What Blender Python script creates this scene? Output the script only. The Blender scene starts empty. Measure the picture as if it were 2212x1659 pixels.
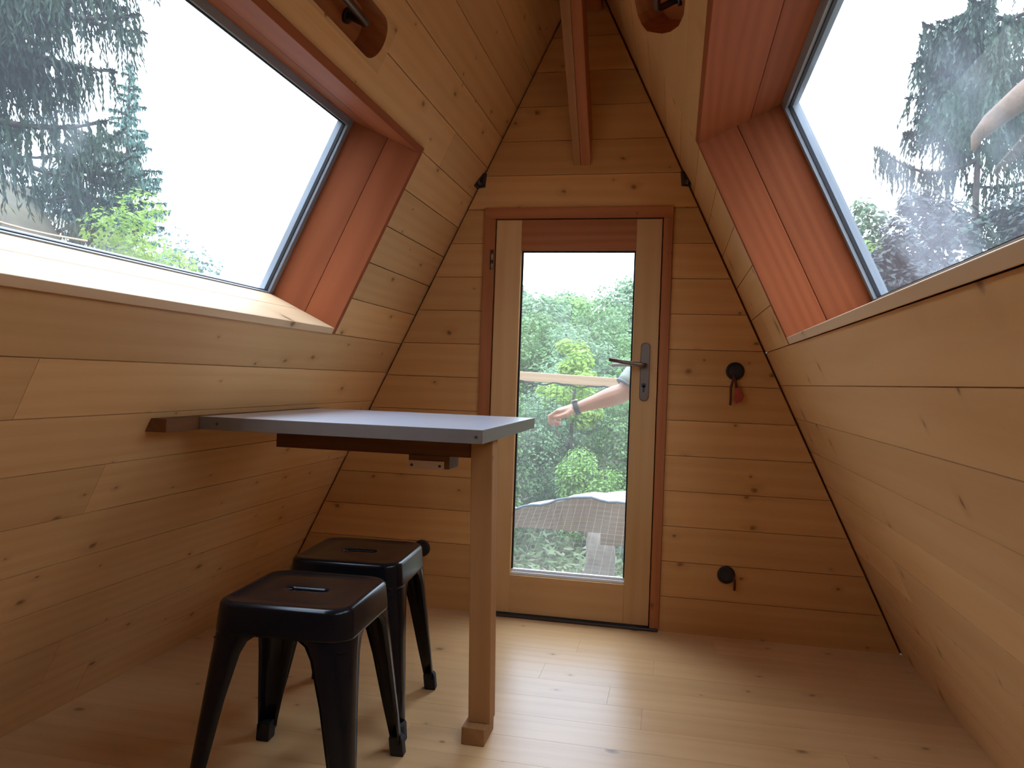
import bpy, bmesh, math, random
from mathutils import Vector as V, Matrix, geometry, noise
random.seed(7)
PI = math.pi
scn = bpy.context.scene
COL = scn.collection

# ------------------------------------------------------------------ helpers
def tag(o, label=None, cat=None, group=None, kind=None):
    if label: o['label'] = label
    if cat: o['category'] = cat
    if group: o['group'] = group
    if kind: o['kind'] = kind
    return o

def empty(name, loc=(0, 0, 0), rz=0.0):
    o = bpy.data.objects.new(name, None)
    o.empty_display_size = .05
    o.location = loc
    o.rotation_euler = (0, 0, rz)
    COL.objects.link(o)
    return o

class MB:
    """collects faces with grain uv (metres) and a per-board id, builds ONE mesh object"""
    def __init__(s): s.v = []; s.f = []; s.uv = []; s.bid = []; s.sm = []; s.mi = []
    def face(s, pts, u=None, w=None, bid=0., smooth=False, mi=0):
        i = len(s.v); s.v += [V(p) for p in pts]
        s.f.append(list(range(i, i + len(pts))))
        s._uv(pts, u, w); s.bid.append(bid); s.sm.append(smooth); s.mi.append(mi)
    def _uv(s, pts, u, w):
        u = V(u) if u else V((1, 0, 0)); w = V(w) if w else None
        for p in pts:
            p = V(p); a = p.dot(u)
            if w is None:
                r = p - u * a; b = r.x + r.y + r.z
            else: b = p.dot(w)
            s.uv.append((a, b))
    def solid(s, base, top, u=None, bid=0., smooth=False, mi=0, caps=True):
        """prism between two equal-length loops"""
        n = len(base); u = V(u) if u else (V(top[0]) - V(base[0])).normalized()
        if caps:
            s.face(list(reversed(base)), u, None, bid, False, mi); s.face(top, u, None, bid, False, mi)
        for i in range(n):
            j = (i + 1) % n
            s.face([base[i], base[j], top[j], top[i]], u, None, bid, smooth, mi)
    def box(s, a, b, u=None, bid=0., mi=0):
        x0, y0, z0 = [min(a[i], b[i]) for i in range(3)]; x1, y1, z1 = [max(a[i], b[i]) for i in range(3)]
        if u is None:
            d = (x1 - x0, y1 - y0, z1 - z0); k = d.index(max(d)); u = [0, 0, 0]; u[k] = 1
        s.solid([(x0, y0, z0), (x1, y0, z0), (x1, y1, z0), (x0, y1, z0)], [(x0, y0, z1), (x1, y0, z1), (x1, y1, z1), (x0, y1, z1)], u, bid, mi=mi)
    def fbox(s, P, a, b, u=None, bid=0., mi=0):
        """box in a local frame P(i,j,k)"""
        (x0, y0, z0), (x1, y1, z1) = a, b
        s.solid([P(x0, y0, z0), P(x1, y0, z0), P(x1, y1, z0), P(x0, y1, z0)], [P(x0, y0, z1), P(x1, y0, z1), P(x1, y1, z1), P(x0, y1, z1)], u, bid, mi=mi)
    def rings(s, loops, closed=True, cap0=True, cap1=True, smooth=True, mi=0, bid=0.):
        """loft between loops sharing vertices"""
        n = len(loops[0]); i0 = len(s.v)
        for L in loops: s.v += [V(p) for p in L]
        def add(idx, sm):
            s.f.append(idx); s.bid.append(bid); s.sm.append(sm); s.mi.append(mi)
            for k in idx:
                p = s.v[k]; s.uv.append((p.z, p.x + p.y))
        for r in range(len(loops) - 1):
            for k in range(n if closed else n - 1):
                a = i0 + r * n + k; b = i0 + r * n + (k + 1) % n
                add([a, b, b + n, a + n], smooth)
        if cap0: add([i0 + k for k in reversed(range(n))], False)
        if cap1: add([i0 + (len(loops) - 1) * n + k for k in range(n)], False)
    def tube(s, pts, rad, n=8, smooth=True, flat=1.0, mi=0, bid=0., side=None):
        pts = [V(p) for p in pts]; m = len(pts)
        if not hasattr(rad, '__len__'): rad = [rad] * m
        loops = []; ref = V(side) if side else None
        for i, p in enumerate(pts):
            t = (pts[min(i + 1, m - 1)] - pts[max(i - 1, 0)]).normalized()
            if ref is None: ref = t.orthogonal().normalized()
            a = (ref - t * ref.dot(t))
            a = a.normalized() if a.length > 1e-6 else t.orthogonal().normalized()
            ref = a; b = t.cross(a)
            loops.append([p + (a * math.cos(2 * PI * k / n) + b * flat * math.sin(2 * PI * k / n)) * rad[i] for k in range(n)])
        s.rings(loops, smooth=smooth, mi=mi, bid=bid)
    def ball(s, c, r, nu=14, nv=8, mi=0):
        c = V(c); r = r if hasattr(r, '__len__') else (r, r, r)
        loops = []
        for j in range(1, nv):
            th = PI * j / nv
            loops.append([c + V((r[0] * math.sin(th) * math.cos(2 * PI * k / nu), r[1] * math.sin(th) * math.sin(2 * PI * k / nu), -r[2] * math.cos(th))) for k in range(nu)])
        s.rings(loops, mi=mi)
    def build(s, name, mats, parent=None, bevel=0., seg=2, sub=0):
        me = bpy.data.meshes.new(name)
        me.from_pydata([tuple(p) for p in s.v], [], s.f)
        uvl = me.uv_layers.new(name='grain')
        flat = []
        for a in s.uv: flat += a
        uvl.data.foreach_set('uv', flat)
        at = me.attributes.new('bid', 'FLOAT', 'FACE'); at.data.foreach_set('value', [float(b) for b in s.bid])
        me.polygons.foreach_set('use_smooth', s.sm)
        me.polygons.foreach_set('material_index', s.mi)
        for m in (mats if isinstance(mats, (list, tuple)) else [mats]): me.materials.append(m)
        me.update()
        o = bpy.data.objects.new(name, me); COL.objects.link(o)
        if parent: o.parent = parent
        if bevel:
            bm = bmesh.new(); bm.from_mesh(me); bmesh.ops.remove_doubles(bm, verts=bm.verts, dist=1e-5)
            bmesh.ops.recalc_face_normals(bm, faces=bm.faces); bm.to_mesh(me); bm.free()
            b = o.modifiers.new('edge', 'BEVEL'); b.width = bevel; b.segments = seg; b.limit_method = 'ANGLE'; b.angle_limit = math.radians(40)
        if sub:
            b = o.modifiers.new('smooth', 'SUBSURF'); b.levels = sub; b.render_levels = sub
        return o

def copy_tree(o, parent=None):
    c = o.copy(); COL.objects.link(c); c.parent = parent
    for ch in list(o.children): copy_tree(ch, c)
    return c

# ------------------------------------------------------------------ materials
def new_mat(name):
    m = bpy.data.materials.new(name); m.use_nodes = True
    nt = m.node_tree; b = nt.nodes['Principled BSDF']
    return m, nt, b
def N(nt, t, **k):
    n = nt.nodes.new(t)
    for a, v in k.items(): setattr(n, a, v)
    return n
def L(nt, a, b): nt.links.new(a, b)
def math_(nt, op, a, b=None, clamp=False):
    n = N(nt, 'ShaderNodeMath', operation=op, use_clamp=clamp)
    for i, x in enumerate((a, b)):
        if x is None: continue
        if isinstance(x, (int, float)): n.inputs[i].default_value = x
        else: L(nt, x, n.inputs[i])
    return n.outputs[0]
def mixc(nt, f, a, b, mode='MIX'):
    n = N(nt, 'ShaderNodeMix', data_type='RGBA', blend_type=mode)
    for i, x in ((0, f), (6, a), (7, b)):
        if isinstance(x, (int, float)): n.inputs[i].default_value = x
        elif isinstance(x, tuple): n.inputs[i].default_value = (*x, 1) if len(x) == 3 else x
        else: L(nt, x, n.inputs[i])
    return n.outputs[2]
def ramp(nt, x, stops):
    n = N(nt, 'ShaderNodeValToRGB'); e = n.color_ramp.elements
    while len(e) < len(stops): e.new(.5)
    for q, (p, c) in zip(e, stops): q.position = p; q.color = (c, c, c, 1) if isinstance(c, (int, float)) else (*c, 1)
    L(nt, x, n.inputs[0]); return n.outputs[0]

def wood(name, light, dark, knot=(.11, .042, .014), knots=.5, rough=.55, grain=.5, ring=9., tone=.22, spec=.2, knotscale=6.0, kr=.065, bump=.15, coat=0.):
    m, nt, b = new_mat(name)
    uv = N(nt, 'ShaderNodeUVMap', uv_map='grain')
    at = N(nt, 'ShaderNodeAttribute', attribute_name='bid')
    sep = N(nt, 'ShaderNodeSeparateXYZ'); L(nt, uv.outputs[0], sep.inputs[0])
    off = math_(nt, 'MULTIPLY', at.outputs['Fac'], 7.31)
    u = math_(nt, 'ADD', sep.outputs[0], off); v = sep.outputs[1]
    def vec(su, sv, z=None, vv=None):
        c = N(nt, 'ShaderNodeCombineXYZ')
        L(nt, math_(nt, 'MULTIPLY', u, su), c.inputs[0]); L(nt, math_(nt, 'MULTIPLY', vv if vv is not None else v, sv), c.inputs[1])
        L(nt, z if z is not None else off, c.inputs[2]); return c.outputs[0]
    # knots
    vor = N(nt, 'ShaderNodeTexVoronoi', feature='F1', voronoi_dimensions='2D'); vor.inputs['Scale'].default_value = knotscale
    n3 = N(nt, 'ShaderNodeTexNoise'); n3.inputs['Scale'].default_value = 40; n3.inputs['Detail'].default_value = 2
    L(nt, vec(1, 1), n3.inputs['Vector'])
    vm = N(nt, 'ShaderNodeVectorMath', operation='MULTIPLY_ADD'); L(nt, n3.outputs['Color'], vm.inputs[0]); vm.inputs[1].default_value = (.014, .010, 0); L(nt, vec(.85, 1.15), vm.inputs[2])
    L(nt, vm.outputs[0], vor.inputs['Vector'])
    sc = N(nt, 'ShaderNodeSeparateColor'); L(nt, vor.outputs['Color'], sc.inputs[0])
    keep = math_(nt, 'LESS_THAN', sc.outputs[0], knots)
    size = math_(nt, 'ADD', math_(nt, 'MULTIPLY', math_(nt, 'POWER', sc.outputs[1], 2.), kr * 1.1), kr * .42)
    d = math_(nt, 'DIVIDE', vor.outputs['Distance'], size)
    kmask = math_(nt, 'MULTIPLY', keep, ramp(nt, d, [(.25, 1.), (1.0, 0.)]))
    halo = math_(nt, 'MULTIPLY', keep, ramp(nt, math_(nt, 'DIVIDE', d, 3.2), [(.2, 1.), (1.0, 0.)]))
    # grain
    n1 = N(nt, 'ShaderNodeTexNoise'); n1.inputs['Scale'].default_value = 1; n1.inputs['Detail'].default_value = 5; n1.inputs['Roughness'].default_value = .6
    L(nt, vec(2.2, 70), n1.inputs['Vector'])
    n2 = N(nt, 'ShaderNodeTexNoise'); n2.inputs['Scale'].default_value = 1; n2.inputs['Detail'].default_value = 2
    L(nt, vec(.7, 5), n2.inputs['Vector'])
    vv = math_(nt, 'ADD', v, math_(nt, 'ADD', math_(nt, 'MULTIPLY', halo, .02), math_(nt, 'MULTIPLY', n2.outputs['Fac'], .12)))
    wv = N(nt, 'ShaderNodeTexWave', wave_type='BANDS', bands_direction='Y'); wv.inputs['Scale'].default_value = ring
    wv.inputs['Distortion'].default_value = 1.2; wv.inputs['Detail'].default_value = 1.5; wv.inputs['Detail Scale'].default_value = .6
    L(nt, vec(.35, 1, vv=vv), wv.inputs['Vector'])
    g = math_(nt, 'ADD', math_(nt, 'MULTIPLY', wv.outputs['Fac'], .5 * grain), math_(nt, 'MULTIPLY', n1.outputs['Fac'], .5))
    g = math_(nt, 'ADD', g, math_(nt, 'MULTIPLY', math_(nt, 'SUBTRACT', n2.outputs['Fac'], .5), .5), True)
    c = mixc(nt, ramp(nt, g, [(.2, 0.), (.85, 1.)]), light, dark)
    # each board has its own tone
    wn = N(nt, 'ShaderNodeTexWhiteNoise', noise_dimensions='1D'); L(nt, math_(nt, 'MULTIPLY', at.outputs['Fac'], 3.17), wn.inputs['W'])
    hsv = N(nt, 'ShaderNodeHueSaturation'); L(nt, c, hsv.inputs['Color'])
    L(nt, math_(nt, 'ADD', math_(nt, 'MULTIPLY', wn.outputs['Value'], tone), 1 - tone / 2), hsv.inputs['Value'])
    c = mixc(nt, math_(nt, 'MULTIPLY', halo, .35), hsv.outputs[0], tuple(x * .8 for x in dark))
    c = mixc(nt, math_(nt, 'MULTIPLY', kmask, .72), c, knot)
    L(nt, c, b.inputs['Base Color'])
    b.inputs['Roughness'].default_value = rough; b.inputs['Specular IOR Level'].default_value = spec
    b.inputs['Coat Weight'].default_value = coat; b.inputs['Coat Roughness'].default_value = .25
    bp = N(nt, 'ShaderNodeBump'); bp.inputs['Strength'].default_value = bump; bp.inputs['Distance'].default_value = .002
    L(nt, g, bp.inputs['Height']); L(nt, bp.outputs[0], b.inputs['Normal'])
    return m

def plain(name, col, rough=.5, metal=0., spec=.5, var=0., scale=20., coat=0., bump=0.):
    m, nt, b = new_mat(name)
    if var or bump:
        tc = N(nt, 'ShaderNodeTexCoord'); n = N(nt, 'ShaderNodeTexNoise'); n.inputs['Scale'].default_value = scale; n.inputs['Detail'].default_value = 4
        L(nt, tc.outputs['Object'], n.inputs['Vector'])
        c = mixc(nt, ramp(nt, n.outputs['Fac'], [(.3, 0.), (.7, 1.)]), tuple(x * (1 - var) for x in col), tuple(min(1, x * (1 + var)) for x in col))
        L(nt, c, b.inputs['Base Color'])
        if bump:
            bp = N(nt, 'ShaderNodeBump'); bp.inputs['Strength'].default_value = bump; bp.inputs['Distance'].default_value = .01
            L(nt, n.outputs['Fac'], bp.inputs['Height']); L(nt, bp.outputs[0], b.inputs['Normal'])
    else: b.inputs['Base Color'].default_value = (*col, 1)
    b.inputs['Roughness'].default_value = rough; b.inputs['Metallic'].default_value = metal
    b.inputs['Specular IOR Level'].default_value = spec; b.inputs['Coat Weight'].default_value = coat
    return m

def leafmat(name, a, b_, trans=.35, rough=.5):
    m, nt, b = new_mat(name)
    at = N(nt, 'ShaderNodeAttribute', attribute_name='bid')
    wn = N(nt, 'ShaderNodeTexWhiteNoise', noise_dimensions='1D'); L(nt, at.outputs['Fac'], wn.inputs['W'])
    c = mixc(nt, wn.outputs['Value'], a, b_)
    L(nt, c, b.inputs['Base Color']); b.inputs['Roughness'].default_value = rough; b.inputs['Specular IOR Level'].default_value = .25
    tr = N(nt, 'ShaderNodeBsdfTranslucent'); L(nt, c, tr.inputs['Color'])
    mx = N(nt, 'ShaderNodeMixShader'); mx.inputs[0].default_value = trans
    L(nt, b.outputs[0], mx.inputs[1]); L(nt, tr.outputs[0], mx.inputs[2])
    L(nt, mx.outputs[0], nt.nodes['Material Output'].inputs[0])
    return m

def glassmat(name, dust, smear, scale=2.2, film=(.9, .93, .95)):
    """thin window pane: clear, mirror-like at grazing angles, with a film of dust and smears"""
    m, nt, b = new_mat(name); nt.nodes.remove(b)
    out = nt.nodes['Material Output']
    tc = N(nt, 'ShaderNodeTexCoord'); n = N(nt, 'ShaderNodeTexNoise'); n.inputs['Scale'].default_value = scale; n.inputs['Detail'].default_value = 3
    L(nt, tc.outputs['Object'], n.inputs['Vector'])
    f = math_(nt, 'ADD', math_(nt, 'MULTIPLY', ramp(nt, n.outputs['Fac'], [(.5, 0.), (.72, 1.)]), smear), dust, True)
    tr = N(nt, 'ShaderNodeBsdfTransparent'); tr.inputs[0].default_value = (.95, .97, .96, 1)
    gl = N(nt, 'ShaderNodeBsdfGlossy'); gl.inputs['Roughness'].default_value = .0
    df = N(nt, 'ShaderNodeBsdfTranslucent'); df.inputs[0].default_value = (*film, 1)
    lw = N(nt, 'ShaderNodeLayerWeight'); lw.inputs[0].default_value = .5
    fr = math_(nt, 'ADD', math_(nt, 'MULTIPLY', math_(nt, 'POWER', lw.outputs['Facing'], 5.), .9), .07)
    a = N(nt, 'ShaderNodeMixShader'); L(nt, fr, a.inputs[0]); L(nt, tr.outputs[0], a.inputs[1]); L(nt, gl.outputs[0], a.inputs[2])
    c = N(nt, 'ShaderNodeMixShader'); L(nt, f, c.inputs[0]); L(nt, a.outputs[0], c.inputs[1]); L(nt, df.outputs[0], c.inputs[2])
    L(nt, c.outputs[0], out.inputs[0])
    return m

M = {}
M['spruce'] = wood('spruce_boards', (.64, .365, .15), (.54, .275, .092), ring=5.5, grain=.35, knots=.55)
M['gable'] = wood('spruce_gable_boards', (.64, .34, .12), (.52, .24, .07), ring=5.5, grain=.35, knots=.6)
M['floor'] = wood('spruce_floor_boards', (.66, .41, .19), (.54, .30, .12), knots=.35, rough=.34, spec=.5, kr=.075, tone=.1, ring=5, grain=.3)
M['larch'] = wood('larch_lining', (.27, .074, .025), (.20, .048, .015), knots=.03, ring=7, grain=.6, rough=.7, spec=.12)
M['sill'] = wood('pale_sill', (.66, .44, .25), (.56, .34, .17), knots=.1, ring=5, grain=.3)
M['red'] = wood('reddish_larch', (.42, .15, .052), (.30, .09, .03), knots=.12, ring=7, grain=.5)
M['stile'] = wood('door_stile_wood', (.62, .36, .15), (.54, .28, .10), knots=.04, ring=6, grain=.35)
M['post'] = wood('table_post_wood', (.36, .17, .06), (.28, .12, .038), knots=.08, ring=6, grain=.4)
M['darkwood'] = wood('dark_shelf_wood', (.17, .072, .028), (.12, .045, .016), knots=.06)
M['rail'] = wood('weathered_rail', (.54, .37, .23), (.42, .27, .155), knots=.2)
M['beam'] = wood('grey_brown_timber', (.24, .16, .11), (.17, .11, .075), knots=.2)
M['insul'] = plain('roof_core', (.30, .18, .09), .8)
M['grey'] = plain('window_frame_grey', (.24, .26, .28), .45, .2)
M['rubber'] = plain('black_seal', (.012, .012, .014), .6)
M['black'] = plain('black_painted_steel', (.006, .006, .008), .2, 0, .26)
M['blackrubber'] = plain('black_rubber', (.012, .012, .013), .7)
M['steel'] = plain('brushed_steel', (.24, .20, .165), .42, 1.)
M['dsteel'] = plain('dark_steel', (.10, .09, .09), .4, .9)
M['alu'] = plain('aluminium_edge', (.20, .175, .15), .42, .25, var=.04, scale=30)
M['top'] = plain('table_laminate', (.72, .78, .87), .36, 0, 1., var=.02, scale=8, coat=.4)
M['disc'] = plain('dark_plastic', (.012, .012, .014), .45)
M['cord'] = plain('red_brown_cord', (.10, .022, .012), .8)
M['redtag'] = plain('red_tag', (.35, .04, .015), .6)
M['plate'] = plain('pale_plate', (.60, .45, .33), .5)
M['glass1'] = glassmat('left_window_glass', .035, .16, 3.0)
M['glass2'] = glassmat('right_window_glass', .04, .13, 2.6)
M['glass3'] = glassmat('door_glass', .068, .05, 3.0, (.92, .94, .80))
M['net'] = plain('black_net', (.01, .012, .012), .7)
M['palenet'] = plain('pale_net_cord', (.20, .19, .18), .8)
M['tarp'] = plain('white_tarpaulin', (.82, .83, .84), .5)
M['greycord'] = plain('grey_edge_cord', (.12, .14, .17), .7)
M['bark'] = plain('bark', (.06, .045, .034), .9, var=.35, scale=14, bump=.6)
M['greybark'] = plain('pale_bark', (.17, .13, .10), .9, var=.25, scale=10, bump=.5)
M['deadwood'] = plain('dead_limb_bark', (.17, .095, .06), .85, var=.3, scale=12, bump=.4)
M['soil'] = plain('hillside_soil', (.10, .085, .05), .95, var=.35, scale=3, bump=.3)
M['skin'] = plain('skin', (.55, .29, .18), .5, var=.06, scale=12)
M['shirt'] = plain('grey_green_cotton', (.42, .50, .44), .85, var=.05, scale=30)
M['trouser'] = plain('dark_blue_trousers', (.03, .04, .07), .9, var=.1, scale=30)
M['shoe'] = plain('brown_shoe_leather', (.06, .035, .02), .6)
M['hair'] = plain('brown_hair', (.012, .007, .004), .6, var=.2, scale=60)
M['eye'] = plain('eye_white', (.75, .75, .73), .3)
M['iris'] = plain('iris_dark', (.03, .02, .015), .3)
M['lip'] = plain('lip', (.42, .15, .12), .5)
M['spruceleaf'] = leafmat('spruce_needles', (.022, .045, .026), (.048, .082, .040), .22)
M['tealleaf'] = leafmat('blue_green_needles', (.10, .19, .15), (.16, .27, .21), .3)
M['limeleaf'] = leafmat('lime_leaves', (.23, .35, .05), (.32, .44, .09), .45)
M['leaf1'] = leafmat('mid_green_leaves', (.085, .17, .05), (.16, .27, .085), .4)
M['leaf2'] = leafmat('grey_green_leaves', (.115, .20, .095), (.18, .27, .135), .4)
M['leaf3'] = leafmat('fresh_green_leaves', (.14, .27, .05), (.23, .36, .09), .4)
M['purple'] = leafmat('greyish_shrub_twigs', (.055, .058, .055), (.095, .11, .09), .25)
M['under'] = leafmat('undergrowth_leaves', (.10, .16, .065), (.25, .27, .14), .35)

# ------------------------------------------------------------------ camera and cabin geometry
F, YAW, PITCH, ROLL, D, H = 1663.6433, -.2077, -.0069, .0350, 3.0159, .95
XL, XR, XA, ZA = -1.628, .8425, -.3866, 2.598
fwd = V((math.sin(YAW) * math.cos(PITCH), math.cos(YAW) * math.cos(PITCH), math.sin(PITCH)))
r0 = V((math.cos(YAW), -math.sin(YAW), 0)); u0 = r0.cross(fwd)
rt = r0 * math.cos(ROLL) + u0 * math.sin(ROLL); up = -r0 * math.sin(ROLL) + u0 * math.cos(ROLL)
CAM = V((0, -D, H))
cd = bpy.data.cameras.new('camera'); cam = bpy.data.objects.new('camera', cd); COL.objects.link(cam)
cd.sensor_width = 36; cd.lens = F / 2212 * 36; cd.clip_start = .02; cd.clip_end = 400
mw = Matrix((rt, up, -fwd)).transposed().to_4x4(); mw.translation = CAM
cam.matrix_world = mw
scn.camera = cam

YB = -4.3                      # gable behind the camera
YE = .14                       # side walls run a little past both gables
YS = YB - .14
tL = V((XA - XL, 0, ZA)); LEN = tL.length; tL.normalize()
tR = V((XA - XR, 0, ZA)); LENR = tR.length; tR.normalize()
nL = V((-tL.z, 0, tL.x)); nR = V((tR.z, 0, -tR.x))
def PL(s, y, d=0.): return V((XL, y, 0)) + tL * s + nL * d
def PR(s, y, d=0.): return V((XR, y, 0)) + tR * s + nR * d

BW = .1327
WS0, WS1, WY0, WY1, WD = 1.218, 1.845, -2.62, -.668, .265      # window opening on the slope, and its depth
LT = .022                                                      # lining thickness

def cells(a0, a1, b0, b1, holes):
    A = sorted({a0, a1, *[min(max(h[0], a0), a1) for h in holes], *[min(max(h[1], a0), a1) for h in holes]})
    B = sorted({b0, b1, *[min(max(h[2], b0), b1) for h in holes], *[min(max(h[3], b0), b1) for h in holes]})
    # merge along b where no hole cuts
    for i in range(len(A) - 1):
        run = None
        for j in range(len(B) - 1):
            ca, cb = (A[i] + A[i + 1]) / 2, (B[j] + B[j + 1]) / 2
            inside = any(h[0] < ca < h[1] and h[2] < cb < h[3] for h in holes)
            if not inside:
                run = [B[j], B[j + 1]] if run is None else [run[0], B[j + 1]]
            if inside or j == len(B) - 2:
                if run: yield A[i], A[i + 1], run[0], run[1]
                run = None

def slope_wall(name, P, length, slot_rect, slot_poly, joints, mat, label, seed):
    rnd = random.Random(seed)
    win = (WS0 - LT, WS1 + LT, WY0 - LT, WY1 + LT)
    mb = MB(); g = .0013
    k = 0; bid = seed * 100
    while k * BW < length - .005:
        a0, a1 = k * BW + (g if k else -.0), min((k + 1) * BW - g, length - .002)
        js = joints.get(k)
        if js is None:
            js = []; y = YB + rnd.uniform(.5, 2.)
            while y < YE - .4: js.append(y); y += rnd.uniform(1.6, 2.6)
        ys = [YS] + sorted(js) + [YE]
        for i in range(len(ys) - 1):
            bid += 1
            for c in cells(a0, a1, ys[i] + .0006, ys[i + 1] - .0006, [win, slot_rect]):
                mb.fbox(P, (c[0], c[2], 0), (c[1], c[3], .02), (0, 1, 0), bid)
        k += 1
    # plate round the slot (a flush piece with the slot cut out)
    s0, s1, y0, y1 = slot_rect
    outer = [P(s0, y0), P(s1, y0), P(s1, y1), P(s0, y1)]; inner = [P(s, y) for s, y in slot_poly]
    pts = outer + inner
    for t in geometry.tessellate_polygon([outer, inner]): mb.face([pts[i] for i in t], (0, 1, 0), None, bid + 1)
    w = mb.build(name, mat)
    tag(w, label, 'wall', kind='structure')
    core = MB()
    for c in cells(-.3, length + (.10), YS, YE, [win, slot_rect]):
        core.fbox(P, (c[0], c[2], .0205), (c[1], c[3], WD), (0, 1, 0), 1)
    core.build('roof_core', M['insul'], w)
    rc = MB(); n = len(slot_poly)
    for i in range(n):
        j = (i + 1) % n
        (a, b), (c, d_) = slot_poly[i], slot_poly[j]
        rc.face([P(a, b, 0), P(c, d_, 0), P(c, d_, .075), P(a, b, .075)], (0, 1, 0), None, 2)
    rc.face([P(a, b, .075) for a, b in slot_poly], (0, 1, 0), None, 3)
    rc.build('slot_recess', M['red'], w)
    return w

def stadium(sc, r, y0, y1, n=14):
    a = [(sc + r * math.cos(t), y1 - r + r * math.sin(t)) for t in [PI * i / n for i in range(n + 1)]]
    b = [(sc - r * math.cos(t), y0 + r - r * math.sin(t)) for t in [PI * i / n for i in range(n + 1)]]
    return a + b

slotL = stadium(1.995, .055, -1.85, -1.135)
# the right-hand slot ends on a slant
slotR = [(2.345, -1.85), (2.345, -.62), (2.33, -.565), (2.30, -.56), (2.255, -.60), (2.2, -.70), (2.13, -.83), (2.07, -.96), (2.02, -1.09), (1.992, -1.20), (1.985, -1.28), (1.985, -1.85)]
wl = slope_wall('wall_left', PL, LEN, (1.93, 2.06, -1.9, -1.1), slotL, {7: [-1.78], 5: [-1.46], 8: [-2.6], 9: [-1.05], 6: [], 4: [-2.2, -.5], 3: []}, M['spruce'], 'left sloping wall of pale horizontal spruce boards under the roof', 1)
wr = slope_wall('wall_right', PR, LENR, (1.97, 2.36, -1.9, -.545), slotR, {7: [], 8: [], 6: [], 9: [-.3], 5: [], 4: []}, M['spruce'], 'right sloping wall of pale horizontal spruce boards under the roof', 2)

# ------------------------------------------------------------------ roof windows
def roof_window(name, P, label, glass):
    w = empty(name, P(WS0, (WY0 + WY1) / 2)); tag(w, label, 'window', kind='structure')
    inv = Matrix.Translation(-w.location)
    def Q(s, y, d): return P(s, y, d) - w.location
    lip = -.010
    ym = .011
    def lining(nm, mat, boxes, u):
        mb = MB()
        for i, (a, b) in enumerate(boxes): mb.fbox(Q, a, b, u, i + 1 + len(nm))
        return mb.build(nm, mat, w, bevel=.0018)
    dm = .13
    g = .0012
    lining('sill', M['sill'], [((WS0 - LT, WY0, lip), (WS0, WY1, dm)), ((WS0 - LT, WY0, dm + g), (WS0, WY1, WD))], (0, 1, 0))
    lining('head_lining', M['larch'], [((WS1, WY0, lip), (WS1 + LT, WY1, dm + .02)), ((WS1, WY0, dm + .02 + g), (WS1 + LT, WY1, WD))], (0, 1, 0))
    lining('jamb_lining', M['larch'], [((WS0 - LT, WY1, lip), (WS1 + LT, WY1 + LT, dm - .02)), ((WS0 - LT, WY1, dm - .02 + g), (WS1 + LT, WY1 + LT, WD))], tuple(P(1, 0) - P(0, 0)))
    lining('jamb_lining', M['larch'], [((WS0 - LT, WY0 - LT, lip), (WS1 + LT, WY0, dm)), ((WS0 - LT, WY0 - LT, dm + g), (WS1 + LT, WY0, WD))], tuple(P(1, 0) - P(0, 0)))
    def ring(mb, i, j, d0, d1, bot=True):
        a0, a1, b0, b1 = WS0, WS1, WY0, WY1
        mb.fbox(Q, (a0, b0 + i, d0), (a0 + (j if bot else .004), b1 - i, d1)); mb.fbox(Q, (a1 - j, b0 + i, d0), (a1 - i, b1 - i, d1))
        mb.fbox(Q, (a0, b1 - j, d0), (a1 - i, b1 - i, d1)); mb.fbox(Q, (a0, b0 + i, d0), (a1 - i, b0 + j, d1))
    fr = MB(); ring(fr, 0, .022, WD - .022, WD + .02, False); fo = fr.build('window_frame', M['grey'], w, bevel=.002)
    sl = MB(); ring(sl, 0.022, .026, WD - .012, WD - .002, False); sl.build('seal', M['rubber'], fo)
    sl = MB(); sl.fbox(Q, (WS0, WY0, WD - .010), (WS0 + .006, WY1, WD - .001), (0, 1, 0)); sl.build('bottom_seal', M['rubber'], fo)
    # a single sheet is enough for a thin pane
    pn = MB(); pn.face([Q(WS0, WY0 + .01, WD), Q(WS1, WY0 + .01, WD), Q(WS1, WY1 - .01, WD), Q(WS0, WY1 - .01, WD)], (0, 1, 0))
    pn.build('pane', glass, w)
    return w
roof_window('window_1', PL, 'large roof window in the left slope looking out on spruces', M['glass1'])
roof_window('window_2', PR, 'large roof window in the right slope looking out on a bare limb', M['glass2'])

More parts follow.
